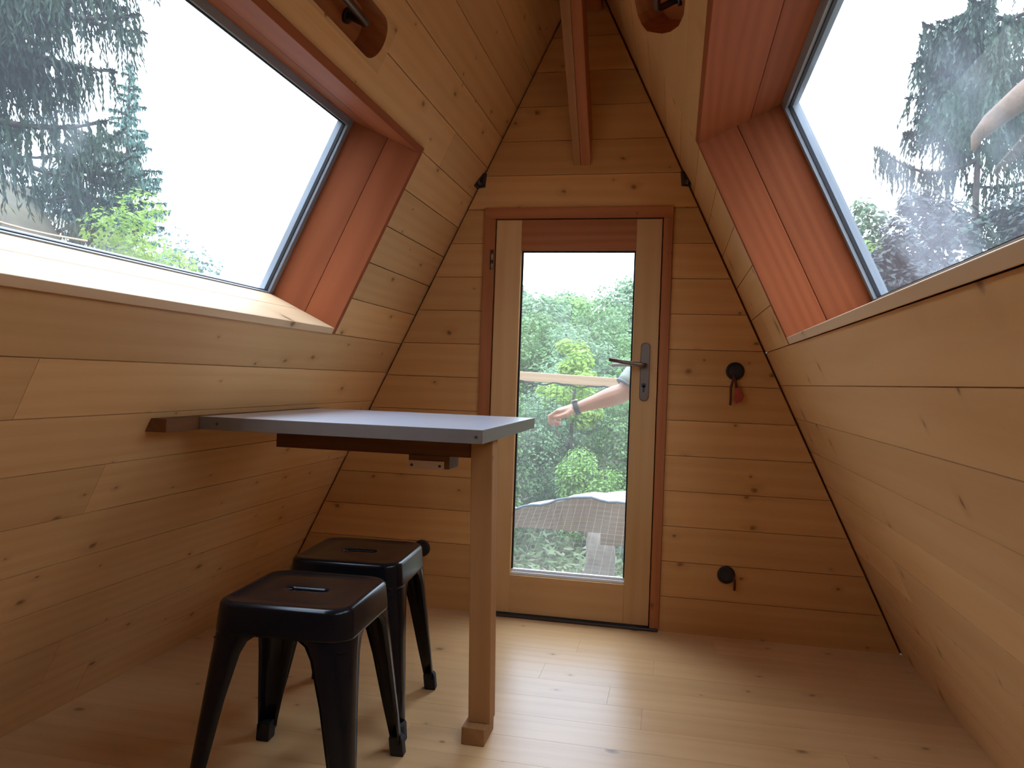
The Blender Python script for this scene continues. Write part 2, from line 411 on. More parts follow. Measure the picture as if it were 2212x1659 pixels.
# ------------------------------------------------------------------ gables
BH = .1355
def xl(z): return XL + (XA - XL) * z / ZA
def xr(z): return XR + (XA - XR) * z / ZA
DX0, DX1, DZ = -.770, -.026, 1.632
def gable(name, y, hole, mat, label, out):
    mb = MB(); core = MB(); k = 0; bid = 400 + y * 10
    gap = .009; rnd = random.Random(5)
    y0, y1 = y, y + .02 * out
    def quad(m, z0, z1, fa, fb, ya, yb, b):
        base = [(fa(z0), ya, z0), (fb(z0), ya, z0), (fb(z1), ya, z1), (fa(z1), ya, z1)]
        m.solid(base, [(p[0], yb, p[2]) for p in base], (1, 0, 0), b)
    while k * BH < ZA - .04:
        z0, z1 = k * BH + (.001 if k else 0), min((k + 1) * BH - .001, ZA - .03)
        segs = [(z0, z1)]
        if hole and z0 < DZ < z1: segs = [(z0, DZ), (DZ, z1)]
        for a, b in segs:
            bid += 1
            lf, rf = (lambda z: xl(z) + gap), (lambda z: xr(z) - gap)
            if hole and (a + b) / 2 < DZ:
                quad(mb, a, b, lf, lambda z: DX0 - .001, y0, y1, bid); quad(mb, a, b, lambda z: DX1 + .001, rf, y0, y1, bid + 50)
            else: quad(mb, a, b, lf, rf, y0, y1, bid)
        k += 1
    ya, yb = y + .0205 * out, y + .12 * out
    if hole:
        quad(core, 0, DZ, xl, lambda z: DX0, ya, yb, 1); quad(core, 0, DZ, lambda z: DX1, xr, ya, yb, 1); quad(core, DZ, ZA - .001, xl, xr, ya, yb, 1)
    else: quad(core, 0, ZA - .001, xl, xr, ya, yb, 1)
    w = mb.build(name, mat); tag(w, label, 'wall', kind='structure')
    core.build('gable_core', M['insul'], w)
    return w
gable('wall_back', 0., True, M['gable'], 'triangular gable wall of horizontal boards round the glazed door', 1)
gable('wall_front', YB, False, M['gable'], 'closed boarded gable at the near end of the cabin', -1)

# ------------------------------------------------------------------ floor
fl = MB(); rnd = random.Random(3); y = YB; bid = 700
while y < .0:
    y2 = min(y + .137, .0)
    cuts = [-1.75]; x = -1.75 + rnd.uniform(.4, 1.6)
    while x < .8: cuts.append(x); x += rnd.uniform(.9, 1.7)
    cuts.append(.97)
    for i in range(len(cuts) - 1):
        bid += 1
        fl.box((cuts[i] + .0003, y + .0004, -.025), (cuts[i + 1] - .0003, y2 - .0004, 0), (1, 0, 0), bid)
    y = y2
floor = fl.build('floor', M['floor']); tag(floor, 'pale spruce plank floor with dark knots', 'floor', kind='structure')
cr = MB(); cr.box((-1.9, YB - .1, -.16), (1.12, .14, -.0255)); cr.build('subfloor', M['insul'], floor)

# ------------------------------------------------------------------ door
dr = empty('door_1', (-.398, 0, 0)); tag(dr, 'single-pane wooden door in a reddish frame with lever handle', 'door', kind='structure')
def dbox(mb, x0, x1, y0, y1, z0, z1, u=None, bid=0): mb.box((x0 + .398, y0, z0), (x1 + .398, y1, z1), u, bid)
mb = MB(); fy0, fy1 = -.012, .115
dbox(mb, DX0, -.724, fy0, fy1, 0, DZ - .044, (0, 0, 1), 1); dbox(mb, -.062, DX1, fy0, fy1, 0, DZ - .044, (0, 0, 1), 2); dbox(mb, DX0, DX1, fy0, fy1, DZ - .044, DZ, (1, 0, 0), 3)
mb.build('door_frame', M['red'], dr, bevel=.002)
mb = MB()   # rebate behind the leaf
dbox(mb, -.724, -.700, .052, .1, .012, 1.588, (0, 0, 1), 4); dbox(mb, -.086, -.062, .052, .1, .012, 1.588, (0, 0, 1), 5); dbox(mb, -.70, -.086, .052, .1, 1.564, 1.588, (1, 0, 0), 6)
mb.build('frame_rebate', M['red'], dr)
lx0, lx1, lz0, lz1 = -.720, -.066, .016, 1.584
gx0, gx1, gz0, gz1 = -.6165, -.1635, .166, 1.464
ly0, ly1 = -.004, .050
for a, b, i in ((lx0, gx0, 1), (gx1, lx1, 2)):
    mb = MB(); dbox(mb, a, b, ly0, ly1, lz0, lz1, (0, 0, 1), 20 + i); mb.build('stile', M['stile'], dr, bevel=.002)
mb = MB(); dbox(mb, gx0, gx1, ly0, ly1, gz1, lz1, (1, 0, 0), 33); tag(mb.build('rail', M['red'], dr, bevel=.001), 'reddish top rail')
mb = MB(); dbox(mb, gx0, gx1, ly0, ly1, lz0, gz0, (1, 0, 0), 35); tag(mb.build('rail', M['stile'], dr, bevel=.001), 'pale bottom rail')
mb = MB(); t = .007
for a in ((gx0, gx0 + t, gz0, gz1), (gx1 - t, gx1, gz0, gz1), (gx0 + t, gx1 - t, gz1 - t, gz1)): dbox(mb, a[0], a[1], .016, .024, a[2], a[3])
mb.build('glazing_seal', M['rubber'], dr)
mb = MB(); dbox(mb, gx0, gx1, .006, .046, gz0, gz0 + .012, (1, 0, 0)); dbox(mb, gx0, gx1, .014, .030, gz0 + .012, gz0 + .022, (1, 0, 0))
mb.build('glazing_bead', M['tarp'], dr, bevel=.002)
mb = MB(); y = .020
mb.face([(gx0 + .398, y, gz0), (gx1 + .398, y, gz0), (gx1 + .398, y, gz1), (gx0 + .398, y, gz1)], (1, 0, 0)); mb.build('pane', M['glass3'], dr)
mb = MB(); dbox(mb, -.722, -.030, -.02, .10, -.001, .011); mb.build('threshold', M['dsteel'], dr, bevel=.003)
def rounded_rect(w, h, r, n=5):
    pts = []
    for cx, cz, a0 in ((w - r, h - r, 0), (-w + r, h - r, PI / 2), (-w + r, -h + r, PI), (w - r, -h + r, 1.5 * PI)):
        pts += [(cx + r * math.cos(a0 + PI / 2 * i / n), cz + r * math.sin(a0 + PI / 2 * i / n)) for i in range(n + 1)]
    return pts
px, pz = -.113 + .398, .994
pts = rounded_rect(.0175, .112, .016)
mb = MB(); mb.rings([[(px + a, ly0, pz + b) for a, b in pts], [(px + a, ly0 - .006, pz + b) for a, b in pts], [(px + a * .9, ly0 - .009, pz + b * .985) for a, b in pts]], smooth=False)
plate = mb.build('handle_plate', M['steel'], dr)
def lever(sgn, nm, mat, yb, dz=0):
    m = MB(); o = .045 * sgn
    m.tube([(px, yb, pz + .024), (px, yb + o * .8, pz + .024), (px - .012, yb + o, pz + .025), (px - .05, yb + o, pz + .030), (px - .135, yb + o * .9, pz + .043 + dz)], [.010, .010, .0105, .009, .0075], 12, flat=.75)
    return m.build(nm, mat, plate)
lever(-1, 'lever', M['steel'], ly0 - .006)
lever(1, 'outside_lever', M['steel'], ly1, -.018)
mb = MB(); mb.tube([(px - .002, ly0 - .011, pz - .052), (px - .002, ly0 - .003, pz - .052)], .0085, 14); mb.box((px - .006, ly0 - .011, pz - .078), (px + .002, ly0 - .006, pz - .052)); mb.build('lock_cylinder', M['dsteel'], plate)
mb = MB(); hx = -.7325 + .398
mb.tube([(hx, -.014, 1.385), (hx, -.014, 1.419)], .0075, 12); mb.tube([(hx, -.014, 1.421), (hx, -.014, 1.462)], .0075, 12)
mb.build('hinge', M['steel'], dr)

# ------------------------------------------------------------------ ridge and brace
mb = MB(); mb.box((XA - .06, YB, 2.40), (XA + .06, -.002, 2.47), (0, 1, 0)); ridge = mb.build('beam_ridge', M['red']); tag(ridge, 'dark ridge beam running under the roof apex', 'beam', kind='structure')
br = empty('diagonal_brace', (XA, -.0, 1.795)); tag(br, 'slanting two-tone timber brace rising from above the door to the ridge', 'timber brace', kind='structure')
dirb = V((0.0, -.40, .405)).normalized(); nb = V((0, .405, .40)).normalized()
def brace(x0, x1, nm, mat, up_, b):
    m = MB(); tp = 1.0
    p0 = V((0, -.002, 0)); ln = .62 / dirb.z * .98
    base = [p0 + V((x0, 0, 0)), p0 + V((x1, 0, 0)), V((x1, -.002, .115 / nb.y * 1.0)), V((x0, -.002, .115 / nb.y * 1.0))]
    top = [q + dirb * ln for q in (p0 + V((x0 - up_, 0, 0)), p0 + V((x1, 0, 0)), p0 + V((x1, 0, 0)) + nb * .115, p0 + V((x0 - up_, 0, 0)) + nb * .115)]
    m.solid(base, top, dirb, b); return m.build(nm, mat, br, bevel=.002)
brace(-.031, -.0035, 'pale_ply', M['post'], .012, 3); brace(-.0025, .036, 'red_ply', M['red'], 0, 5)

# ------------------------------------------------------------------ grab rods in the roof slots
def rod(P, sc, y0, y1, d, label):
    m = MB()
    m.tube([P(sc, y0, d + .055), P(sc, y0, d), P(sc, y0 + .012, d - .008), P(sc, y1 - .012, d - .008), P(sc, y1, d), P(sc, y1, d + .055)], .0095, 12)
    e = m.build('grab_rod', M['steel']); tag(e, label, 'grab bar', 'grab bars in the roof slots')
    for yy in (y0, y1):
        w = MB(); w.tube([P(sc, yy, .074), P(sc, yy, .066)], .02, 14); w.build('washer', M['dsteel'], e)
    return e
rod(PL, 2.005, -1.78, -1.225, .018, 'steel grab bar in the round-ended slot of the left slope')
rod(PR, 2.185, -1.75, -.86, .018, 'steel grab bar in the slant-ended slot of the right slope')

# ------------------------------------------------------------------ small things on the gable
def corner_bracket(side, z, label):
    """folded plate: one flange on the gable, a longer one on the slope, a bolt in the fold"""
    m = MB(); th = .004; s = side; sl = .478 * s
    x = (xl(z) if s > 0 else xr(z)) + .0012 * s
    tri = [(0, 0), (.034, .004), (.029, .016), (.012, .060), (0, .060)]
    m.solid([(s * a + sl * b, -.0012, b) for a, b in tri], [(s * a + sl * b, -.0012 - th, b) for a, b in tri], (0, 0, 1))
    tri = [(0, 0), (-.046, .0), (-.040, .016), (-.014, .058), (0, .060)]
    m.solid([(sl * b, a, b) for a, b in tri], [(s * th + sl * b, a, b) for a, b in tri], (0, 0, 1))
    o = m.build('corner_bracket', M['dsteel']); o.location = (x, 0, z); tag(o, label, 'bracket', 'steel brackets where gable meets roof')
    w = MB(); c = V((s * .017, -.010, .014)); w.tube([c + V((0, .006, 0)), c + V((0, -.008, 0))], .008, 6, smooth=False); w.build('bolt_head', M['steel'], o)
    w = MB(); c = V((s * .010, -.024, .020)); w.tube([c - V((s * .005, 0, 0)), c + V((s * .008, 0, 0))], .007, 6, smooth=False); w.build('bolt_head', M['steel'], o)
corner_bracket(1, 1.712, 'dark steel bracket at the roof junction upper left of door')
corner_bracket(-1, 1.705, 'dark steel bracket at the roof junction upper right of door')
def disc(x, z, r, nm, label, tail):
    m = MB(); n = 26
    lp = [[(x + q * math.cos(2 * PI * k / n), yy, z + q * math.sin(2 * PI * k / n)) for k in range(n)] for q, yy in ((r, -.0005), (r, -.006), (r * .86, -.012), (r * .80, -.012), (r * .74, -.008), (r * .3, -.009))]
    m.rings([list(reversed(l)) for l in lp], smooth=False)
    o = m.build(nm, M['disc']); tag(o, label, 'vent cap', 'round black caps on the gable')
    o2 = tail(x, z, r, o) if tail else None
    return o
def tail_cord(x, z, r, o):
    m = MB(); y = -.016
    m.tube([(x - .004, -.012, z - .012), (x - .006, y, z - .03), (x - .014, y, z - .06), (x - .013, y, z - .10), (x - .014, y, z - .128)], .0042, 8)
    m.tube([(x - .004, -.012, z - .012), (x + .002, y, z - .04), (x + .008, y, z - .066)], .0045, 8)
    c = m.build('hanging_cord', M['cord'], o)
    m = MB(); y = -.018
    m.solid([(x + .006, y, z - .058), (x - .003, y, z - .105), (x + .005, y, z - .122), (x + .025, y, z - .112), (x + .034, y, z - .094), (x + .016, y, z - .062)],
            [(x + .006, y - .005, z - .058), (x - .003, y - .006, z - .105), (x + .005, y - .006, z - .122), (x + .025, y - .006, z - .112), (x + .034, y - .006, z - .094), (x + .016, y - .006, z - .062)], (0, 0, 1))
    m.build('red_tag', M['redtag'], c, bevel=.002)
def tail_short(x, z, r, o):
    m = MB(); m.tube([(x + .024, -.008, z + .006), (x + .031, -.012, z - .02), (x + .031, -.012, z - .054)], .0042, 8); m.build('pull_tab', M['cord'], o)
disc(.222, 1.007, .034, 'round_vent', 'round black cap at handle height with red tag on cord', tail_cord)
disc(.217, .238, .033, 'round_vent', 'round black cap low on gable right of the door', tail_short)
disc(-.988, .243, .034, 'round_vent', 'round black cap behind the rear stool left of door', None)

# ------------------------------------------------------------------ table
tb = empty('wall_table', (-.80, -.9, 0)); tag(tb, 'grey metal-edged table fixed to left wall on one wooden post', 'table')
def tbox(mb, x0, x1, y0, y1, z0, z1, u=None, bid=0): mb.box((x0 + .80, y0 + .9, z0), (x1 + .80, y1 + .9, z1), u, bid)
TX0, TX1, TY0, TY1, TZ, TT = -1.19, -.442, -1.243, -.548, .825, .033
mb = MB(); tbox(mb, TX0, TX1 - .002, TY0 + .002, TY1 - .002, TZ - TT + .002, TZ, (1, 0, 0)); mb.build('tabletop', M['top'], tb, bevel=.0008)
mb = MB()
tbox(mb, TX0, TX1, TY0 - .0015, TY0 + .002, TZ - TT, TZ + .0004); tbox(mb, TX1 - .002, TX1 + .0015, TY0, TY1, TZ - TT, TZ + .0004); tbox(mb, TX0, TX1, TY1 - .002, TY1 + .0015, TZ - TT, TZ + .0004)
ed = mb.build('edge_band', M['alu'], tb, bevel=.0008)
for x in (TX1 - .014, TX0 + .05):
    mb = MB(); mb.tube([(x + .80, TY0 + .9 - .0012, TZ - .017), (x + .80, TY0 + .9 - .0028, TZ - .017)], .0035, 12); mb.build('edge_screw', M['dsteel'], ed)
# ledger along the wall: trapezoid section
mb = MB(); zb, zt = TZ - .034, TZ - .001
def led(y): return [(xl(zb) + .80 + .001, y + .9, zb), (TX0 + .80 - .0012, y + .9, zb), (TX0 + .80 - .0012, y + .9, zt), (xl(zt) + .80 + .001, y + .9, zt)]
mb.solid(led(-1.375), led(-.50), (0, 1, 0), 2); mb.build('ledger', M['darkwood'], tb, bevel=.001)
mb = MB(); tbox(mb, -1.08, -.519, -1.05, -1.005, .737, TZ - TT - .0005, (1, 0, 0), 4); mb.build('apron', M['darkwood'], tb, bevel=.0015)
# post, slightly out of plumb, with a foot block
mb = MB(); w = .0295
c0, c1 = V((-.469 + .80, -1.03 + .9, .045)), V((-.4885 + .80, -1.027 + .9, TZ - TT - .0005))
sq = [(-w, -w), (w, -w), (w, w), (-w, w)]
mb.solid([c0 + V((a, b, 0)) for a, b in sq], [c1 + V((a, b, 0)) for a, b in sq], (0, 0, 1), 8); mb.build('post', M['post'], tb, bevel=.002)
mb = MB(); tbox(mb, -.507, -.446, -1.093, -.985, 0, .045, (0, 1, 0), 9); mb.build('foot_block', M['post'], tb, bevel=.002)
mb = MB(); tbox(mb, -.690, -.576, -1.052, -.965, .703, .737, (1, 0, 0), 10); lb = mb.build('latch_block', M['darkwood'], tb, bevel=.001)
mb = MB(); tbox(mb, -.688, -.590, -1.056, -1.0525, .701, .723, (1, 0, 0), 11); lp = mb.build('latch_plate', M['plate'], lb)
for x in (-.679, -.601):
    mb = MB(); mb.tube([(x + .80, -1.0562 + .9, .711), (x + .80, -1.058 + .9, .711)], .0038, 10); mb.build('plate_screw', M['dsteel'], lb)

# ------------------------------------------------------------------ stools
def rsq(h, r, n=8, z=0.):
    pts = []
    for cx, cy, a0 in ((h - r, h - r, 0), (-h + r, h - r, PI / 2), (-h + r, -h + r, PI), (h - r, -h + r, 1.5 * PI)):
        pts += [(cx + r * math.cos(a0 + PI / 2 * i / n), cy + r * math.sin(a0 + PI / 2 * i / n), z) for i in range(n + 1)]
    return pts
SH = .450
def make_stool():
    root = empty('metal_stool')
    m = MB(); n = 8
    out = rsq(.1, .03, n)
    slot = []
    for p in out:      # match the slot outline to the square one, point for point
        a = math.atan2(p[1], p[0]); x = .047 * max(-1, min(1, math.cos(a) * 1.25)); yb = .011
        y = yb * max(-1, min(1, math.sin(a) * 1.25)) * (1 if abs(x) < .036 else math.sqrt(max(.0, 1 - ((abs(x) - .036) / .0115) ** 2)))
        slot.append((x, y))
    def R(h, r, z): return rsq(h, r, n, z)
    lp = [[(x, y, SH - .012) for x, y in slot], [(x, y, SH - .008) for x, y in slot], [(x * 1.06, y * 1.2, SH - .0035) for x, y in slot], [(x * 1.16, y * 1.8, SH - .0028) for x, y in slot],
          R(.10, .035, SH - .0035), R(.128, .040, SH - .0035), R(.134, .042, SH - .0015), R(.140, .043, SH)]
    for i in range(1, 7):
        a = PI / 2 * i / 6
        lp.append(R(.140 + .0125 * math.sin(a), .043 + .006 * math.sin(a), SH - .0125 * (1 - math.cos(a))))
    lp += [R(.1545, .050, SH - .030), R(.1575, .051, SH - .062), R(.1575, .051, SH - .066), R(.1545, .048, SH - .066), R(.1515, .047, SH - .030), R(.147, .045, SH - .013), R(.135, .04, SH - .008), R(.1, .035, SH - .008)]
    lp.append([(x * 1.1, y * 1.3, SH - .0085) for x, y in slot])
    m.rings(lp, cap0=False, cap1=False)
    m.build('seat', M['black'], root)
    def leg(sx, sy):
        e = MB(); levels = []
        zs = [SH - .056, SH - .066, SH - .078, SH - .105, .25, .12, .035]
        ws = [.128, .108, .092, .080, .062, .046, .034]
        for z, wd in zip(zs, ws):
            f = (SH - .03 - z) / (SH - .03)
            c = .1528 + (.190 - .1528) * f                    # outer corner line
            r = .050 * (1 - f) + .014 * f; t = .0032
            wd = min(wd, c - .004)
            k = 5; o = []; inn = []
            o.append((c - wd, c)); inn.append((c - wd, c - t))
            rib = .0018 * min(1., max(0., (f - .02) * 9))
            o.append((c - r - .35 * (wd - r), c + rib)); inn.append((c - r - .35 * (wd - r), c - t + rib))
            for i in range(k + 1):
                a = PI / 2 - PI / 2 * i / k
                o.append((c - r + r * math.cos(a), c - r + r * math.sin(a))); inn.append((c - r + (r - t) * math.cos(a), c - r + (r - t) * math.sin(a)))
            o.append((c + rib, c - r - .35 * (wd - r))); inn.append((c - t + rib, c - r - .35 * (wd - r)))
            o.append((c, c - wd)); inn.append((c - t, c - wd))
            loop = [(x, y, z) for x, y in o] + [(x, y, z) for x, y in reversed(inn)]
            levels.append([(x * sx, y * sy, z) for x, y, z in loop])
        e.rings(levels)
        lg = e.build('leg', M['black'], root)
        ft = MB(); c = .1925
        def sec(z, c, w, r):
            pts = [(c - w, c), (c - r, c)] + [(c - r + r * math.cos(PI / 2 - PI / 2 * i / 5), c - r + r * math.sin(PI / 2 - PI / 2 * i / 5)) for i in range(6)] + [(c, c - r), (c, c - w), (c - w, c - w)]
            return [(x * sx, y * sy, z) for x, y in pts]
        ft.rings([sec(0, c + .001, .030, .012), sec(.004, c + .003, .034, .013), sec(.045, c - .001, .034, .013), sec(.05, c - .004, .030, .012)], smooth=False)
        ft.build('foot_cap', M['blackrubber'], lg)
    for sx, sy in ((1, 1), (1, -1), (-1, 1), (-1, -1)): leg(sx, sy)
    for a in (PI / 4, -PI / 4):
        b = MB(); d = V((math.cos(a), math.sin(a), 0)); q = V((-d.y, d.x, 0))
        z = SH - .088 + (.0045 if a > 0 else 0)
        base = [d * s_ * .205 + q * t_ * .011 + V((0, 0, z)) for s_, t_ in ((-1, -1), (1, -1), (1, 1), (-1, 1))]
        b.solid(base, [p + V((0, 0, .004)) for p in base], d); b.build('cross_brace', M['black'], root)
    return root
st = make_stool(); st.location = (-.812, -1.372, 0); st.rotation_euler = (0, 0, math.radians(3))
tag(st, 'black glossy metal stool nearest the camera', 'stool', 'black metal stools beside the table')
s2 = copy_tree(st); s2.location = (-.856, -.962, 0); s2.rotation_euler = (0, 0, math.radians(4.5))
s2['label'] = 'black glossy metal stool standing farther back under the table'

# ------------------------------------------------------------------ ground and hillside
def sm(a, b, x):
    t = max(0., min(1., (x - a) / (b - a))); return t * t * (3 - 2 * t)
def T(x, y):
    z = -2.25 + 2.9 * sm(11, 46, y) + 3.0 * sm(46, 90, y)
    z += .25 * noise.noise(V((x * .3, y * .3, 2.)))
    b = sm(-4.9, -8.2, x) * sm(8.6, 5.0, y)
    z += 5.55 * b + .22 * b * noise.noise(V((x * 1.1, y * 1.1, 7.)))
    z += 1.2 * sm(3.5, 9, x) * sm(20, 4, y)
    return z
gm = MB(); nx, ny = 90, 90
def gx(i): t = i / nx * 2 - 1; return 34 * math.copysign(abs(t) ** 1.5, t) - 2
def gy(j): return -12 + 102 * (j / ny) ** 1.35
gm.v = [V((gx(i), gy(j), T(gx(i), gy(j)))) for j in range(ny + 1) for i in range(nx + 1)]
for j in range(ny):
    for i in range(nx):
        a = j * (nx + 1) + i; q = [a, a + 1, a + nx + 2, a + nx + 1]
        gm.f.append(q); gm.bid.append(0); gm.sm.append(True); gm.mi.append(0); gm.uv += [(gm.v[k].x, gm.v[k].y) for k in q]
g = gm.build('ground', M['soil']); tag(g, 'brown sloping hillside soil around the cabin', 'ground', kind='structure')

def leafquad(mb, c, d, nrm, ln, wd, bid):
    d = d.normalized(); s = d.cross(nrm)
    s = s.normalized() if s.length > 1e-5 else d.orthogonal().normalized()
    mb.face([c - d * ln * .5, c + s * wd * .5, c + d * ln * .5, c - s * wd * .5], (1, 0, 0), None, bid)
def rv(r): 
    while True:
        v = V((r.uniform(-1, 1), r.uniform(-1, 1), r.uniform(-1, 1)))
        if .05 < v.length < 1: return v.normalized()

# ---- broadleaf trees
def broadleaf(name, h, crown, mat, seed, nclump=34, per=95, leaf=.15, low=.25, bark='bark'):
    r = random.Random(seed); root = empty(name)
    tm = MB(); top = h * .72
    tm.tube([(0, 0, -.3), (.03 * h * r.uniform(-1, 1), .02 * h, h * .3), (.04 * h * r.uniform(-1, 1), .0, top)], [.022 * h, .016 * h, .006 * h], 8)
    for k in range(7):
        a = r.uniform(0, 2 * PI); z = h * r.uniform(.28, .62); ln = crown * r.uniform(.5, .9)
        tm.tube([(0, 0, z), (ln * .5 * math.cos(a), ln * .5 * math.sin(a), z + ln * .35), (ln * math.cos(a), ln * math.sin(a), z + ln * .75)], [.009 * h, .006 * h, .003 * h], 6)
    tm.build('trunk', M[bark], root)
    cm = MB()
    for k in range(nclump):
        while True:
            p = V((r.uniform(-1, 1), r.uniform(-1, 1), r.uniform(-1, 1)))
            if .35 < p.length < 1: break
        zc = h * (low + 1) / 2; zr = h * (1 - low) / 2
        wz = 1 - .35 * max(0, p.z)
        c = V((p.x * crown * .82 * wz, p.y * crown * .82 * wz, zc + p.z * zr * .85)); cr = crown * r.uniform(.22, .36)
        cb = r.uniform(0, 50)
        for i in range(per):
            d = rv(r); d.z = d.z * .8 + .15
            q = c + d * cr * r.uniform(.7, 1.05)
            nrm = (d + V((0, 0, .8)) + rv(r) * .7).normalized()
            t = rv(r); t.z -= .4
            leafquad(cm, q, t - nrm * t.dot(nrm), nrm, leaf * r.uniform(.7, 1.3), leaf * r.uniform(.4, .7), cb + r.uniform(0, 6))
    cm.build('crown', M[mat], root)
    return root

# ---- spruces with drooping branches and hanging twigs
def spruce(name, h, rt_, zs, length, mat, seed, twig=.45, dens=26, droop=.35, arc=None, spread=.12, fine=.022, tips=True, bark='bark'):
    r = random.Random(seed); root = empty(name)
    tm = MB(); tm.tube([(0, 0, -.4), (0, 0, h * .5), (.02, 0, h)], [rt_, rt_ * .7, rt_ * .12], 9); tm.build('trunk', M[bark], root)
    bm_ = MB(); fm = MB()
    for z in zs:
        a = r.uniform(*arc) if arc else r.uniform(0, 2 * PI)
        ln = length(z) * r.uniform(.75, 1.1)
        o = V((math.cos(a), math.sin(a), 0)); sd = V((-o.y, o.x, 0))
        dr_ = droop * r.uniform(.6, 1.3)
        def bp(t): return V((0, 0, z)) + o * ln * t + V((0, 0, ln * (-dr_ * math.sin(t * PI * .62) + (.42 * dr_ * t * t if tips else 0)))) + sd * (.06 * ln * math.sin(t * 3 + z))
        bm_.tube([bp(i / 6) for i in range(7)], [rt_ * .28 * (1 - .85 * i / 6) + .003 for i in range(7)], 5)
        n = int(dens * ln)
        for i in range(n):
            t = r.uniform(.12, 1.0); p = bp(t) + sd * r.gauss(0, spread * ln * (1.15 - t) * .8)
            tl = twig * r.uniform(.35, 1.1) * (1.0 - .45 * t); b0 = r.uniform(0, 30)
            dn = V((r.gauss(0, .16), r.gauss(0, .16), -1)) + o * r.uniform(0, .35); dn.normalize()
            m_ = max(3, int(tl / .05)); q = p.copy()
            for k in range(m_):
                f = 1 - .6 * k / m_
                sw = rv(r); dd = (dn + sw * .35).normalized()
                leafquad(fm, q, dd, rv(r), .088, fine * f * 1.35, b0 + r.uniform(0, 4))
                q += dn * (tl / m_)
            # short upper needles along the branch
            leafquad(fm, bp(t) + V((0, 0, .01)), (o + rv(r) * .6), V((0, 0, 1)), .12, fine * 1.5, b0)
    bm_.build('branches', M[bark], root); fm.build('foliage', M[mat], root)
    return root

def at(az, rr, z=None):
    a = math.radians(az); x, y = rr * math.sin(a), -D + rr * math.cos(a)
    return V((x, y, T(x, y) if z is None else z))
def place(o, p, rz=0, s=1.): o.location = p; o.rotation_euler = (0, 0, rz); o.scale = (s, s, s); return o

# big dark spruce whose curtains fill the upper left of the left window
r_ = random.Random(21)
zsA = [.3 + 3.0 + 3.9 * i / 44 for i in range(45)]
pA = at(-49.5, 8.0); base = pA.z; hA = 10.5 - base
A = spruce('drooping_spruce', hA, .16, [z - base for z in [2.95, 3.1] + [3.40 + 3.6 * i / 78 for i in range(79)]], lambda z: 1.75 if z + base > 4.05 else 1.38, 'spruceleaf', 5, twig=.72, dens=62, droop=.18, fine=.027, spread=.12, arc=(math.radians(-45), math.radians(150)))
place(A, pA); tag(A, 'large dark spruce with long hanging twigs outside the left window', 'spruce tree', 'spruces outside the roof windows')
pC = at(-41.6, 11.5); hC = 4.0 - pC.z
C_ = spruce('drooping_spruce', hC, .10, [2.75 - pC.z + 1.2 * i / 34 for i in range(35)], lambda z: 1.0, 'spruceleaf', 9, twig=.5, dens=44, droop=.22, fine=.026)
place(C_, pC); tag(C_, 'short shaggy spruce below the big spruce by the bank', 'spruce tree', 'spruces outside the roof windows')
pD = at(-38.9, 15.5); hD = 6.35 - pD.z
D_ = spruce('young_spruce', hD, .09, [hD - 4.6 + 4.57 * (i / 120) for i in range(121)], lambda z: .07 + .27 * max(0, hD - z), 'tealleaf', 12, twig=.16, dens=54, droop=-.15, fine=.034, tips=False, spread=.25)
place(D_, pD); tag(D_, 'pale blue-green cone-shaped young spruce seen through left window', 'spruce tree', 'spruces outside the roof windows')
# unseen spruces, added beside and behind the cabin to block sky light
src = spruce('sky_block_spruce', 13.5, .2, [.8 + 12.4 * i / 95 for i in range(96)], lambda z: .25 + .235 * (13.5 - z), 'spruceleaf', 77, twig=.6, dens=11, droop=.25, fine=.12)
spots = [(-5.6, -4.6), (-6.6, -8.2), (-3.2, -9.0), (.6, -9.4), (4.6, -8.4), (5.4, -4.8), (-8.6, -1.9), (7.6, -2.2), (4.9, -1.5), (5.9, 2.2)]
for i, (x, y) in enumerate(spots):
    o = src if i == 0 else copy_tree(src)
    place(o, V((x, y, T(x, y))), i * 1.3)
    tag(o, 'unseen tall dark spruce added beside or behind the cabin to block sky light', 'spruce tree', 'unseen light-blocking spruces around the cabin')

limeF = broadleaf('leafy_bush', 5.0, .80, 'limeleaf', 31, 32, 190, .062, .55)
pF = at(-38.6, 9.0); pF.z = -2.2; place(limeF, pF); tag(limeF, 'bright lime-green bush at the bottom of the left window', 'bush')
tealE = broadleaf('leafy_bush', 5.3, .95, 'tealleaf', 33, 34, 95, .075, .45)
pE = at(-35.6, 11.5); pE.z = -2.25; place(tealE, pE); tag(tealE, 'thin blue-green bush right of the lime bush in left window', 'bush')
rope = MB(); p0, p1 = at(-50, 6.5, .95 + 6.5 * .172), at(-41.0, 6.5, .95 + 6.5 * .139)
rope.tube([p0.lerp(p1, i / 8) - V((0, 0, .05 * math.sin(PI * i / 8))) for i in range(9)], .008, 6)
tag(rope.build('guy_rope', M['rail']), 'pale rope slanting across the brown bank outside left window', 'rope')

# right window
pB = at(18.7, 9.0)
B = spruce('drooping_spruce', 4.95 - pB.z, .07, [z - pB.z for z in [3.45, 3.58] + [3.7 + 1.18 * i / 46 for i in range(47)]], lambda z: min(.62, .16 + 1.3 * (4.95 - z - pB.z)), 'spruceleaf', 15, twig=.62, dens=90, droop=.14, fine=.030)
place(B, pB, math.radians(20)); tag(B, 'dark drooping spruce standing in the middle of the right window view', 'spruce tree', 'spruces outside the roof windows')
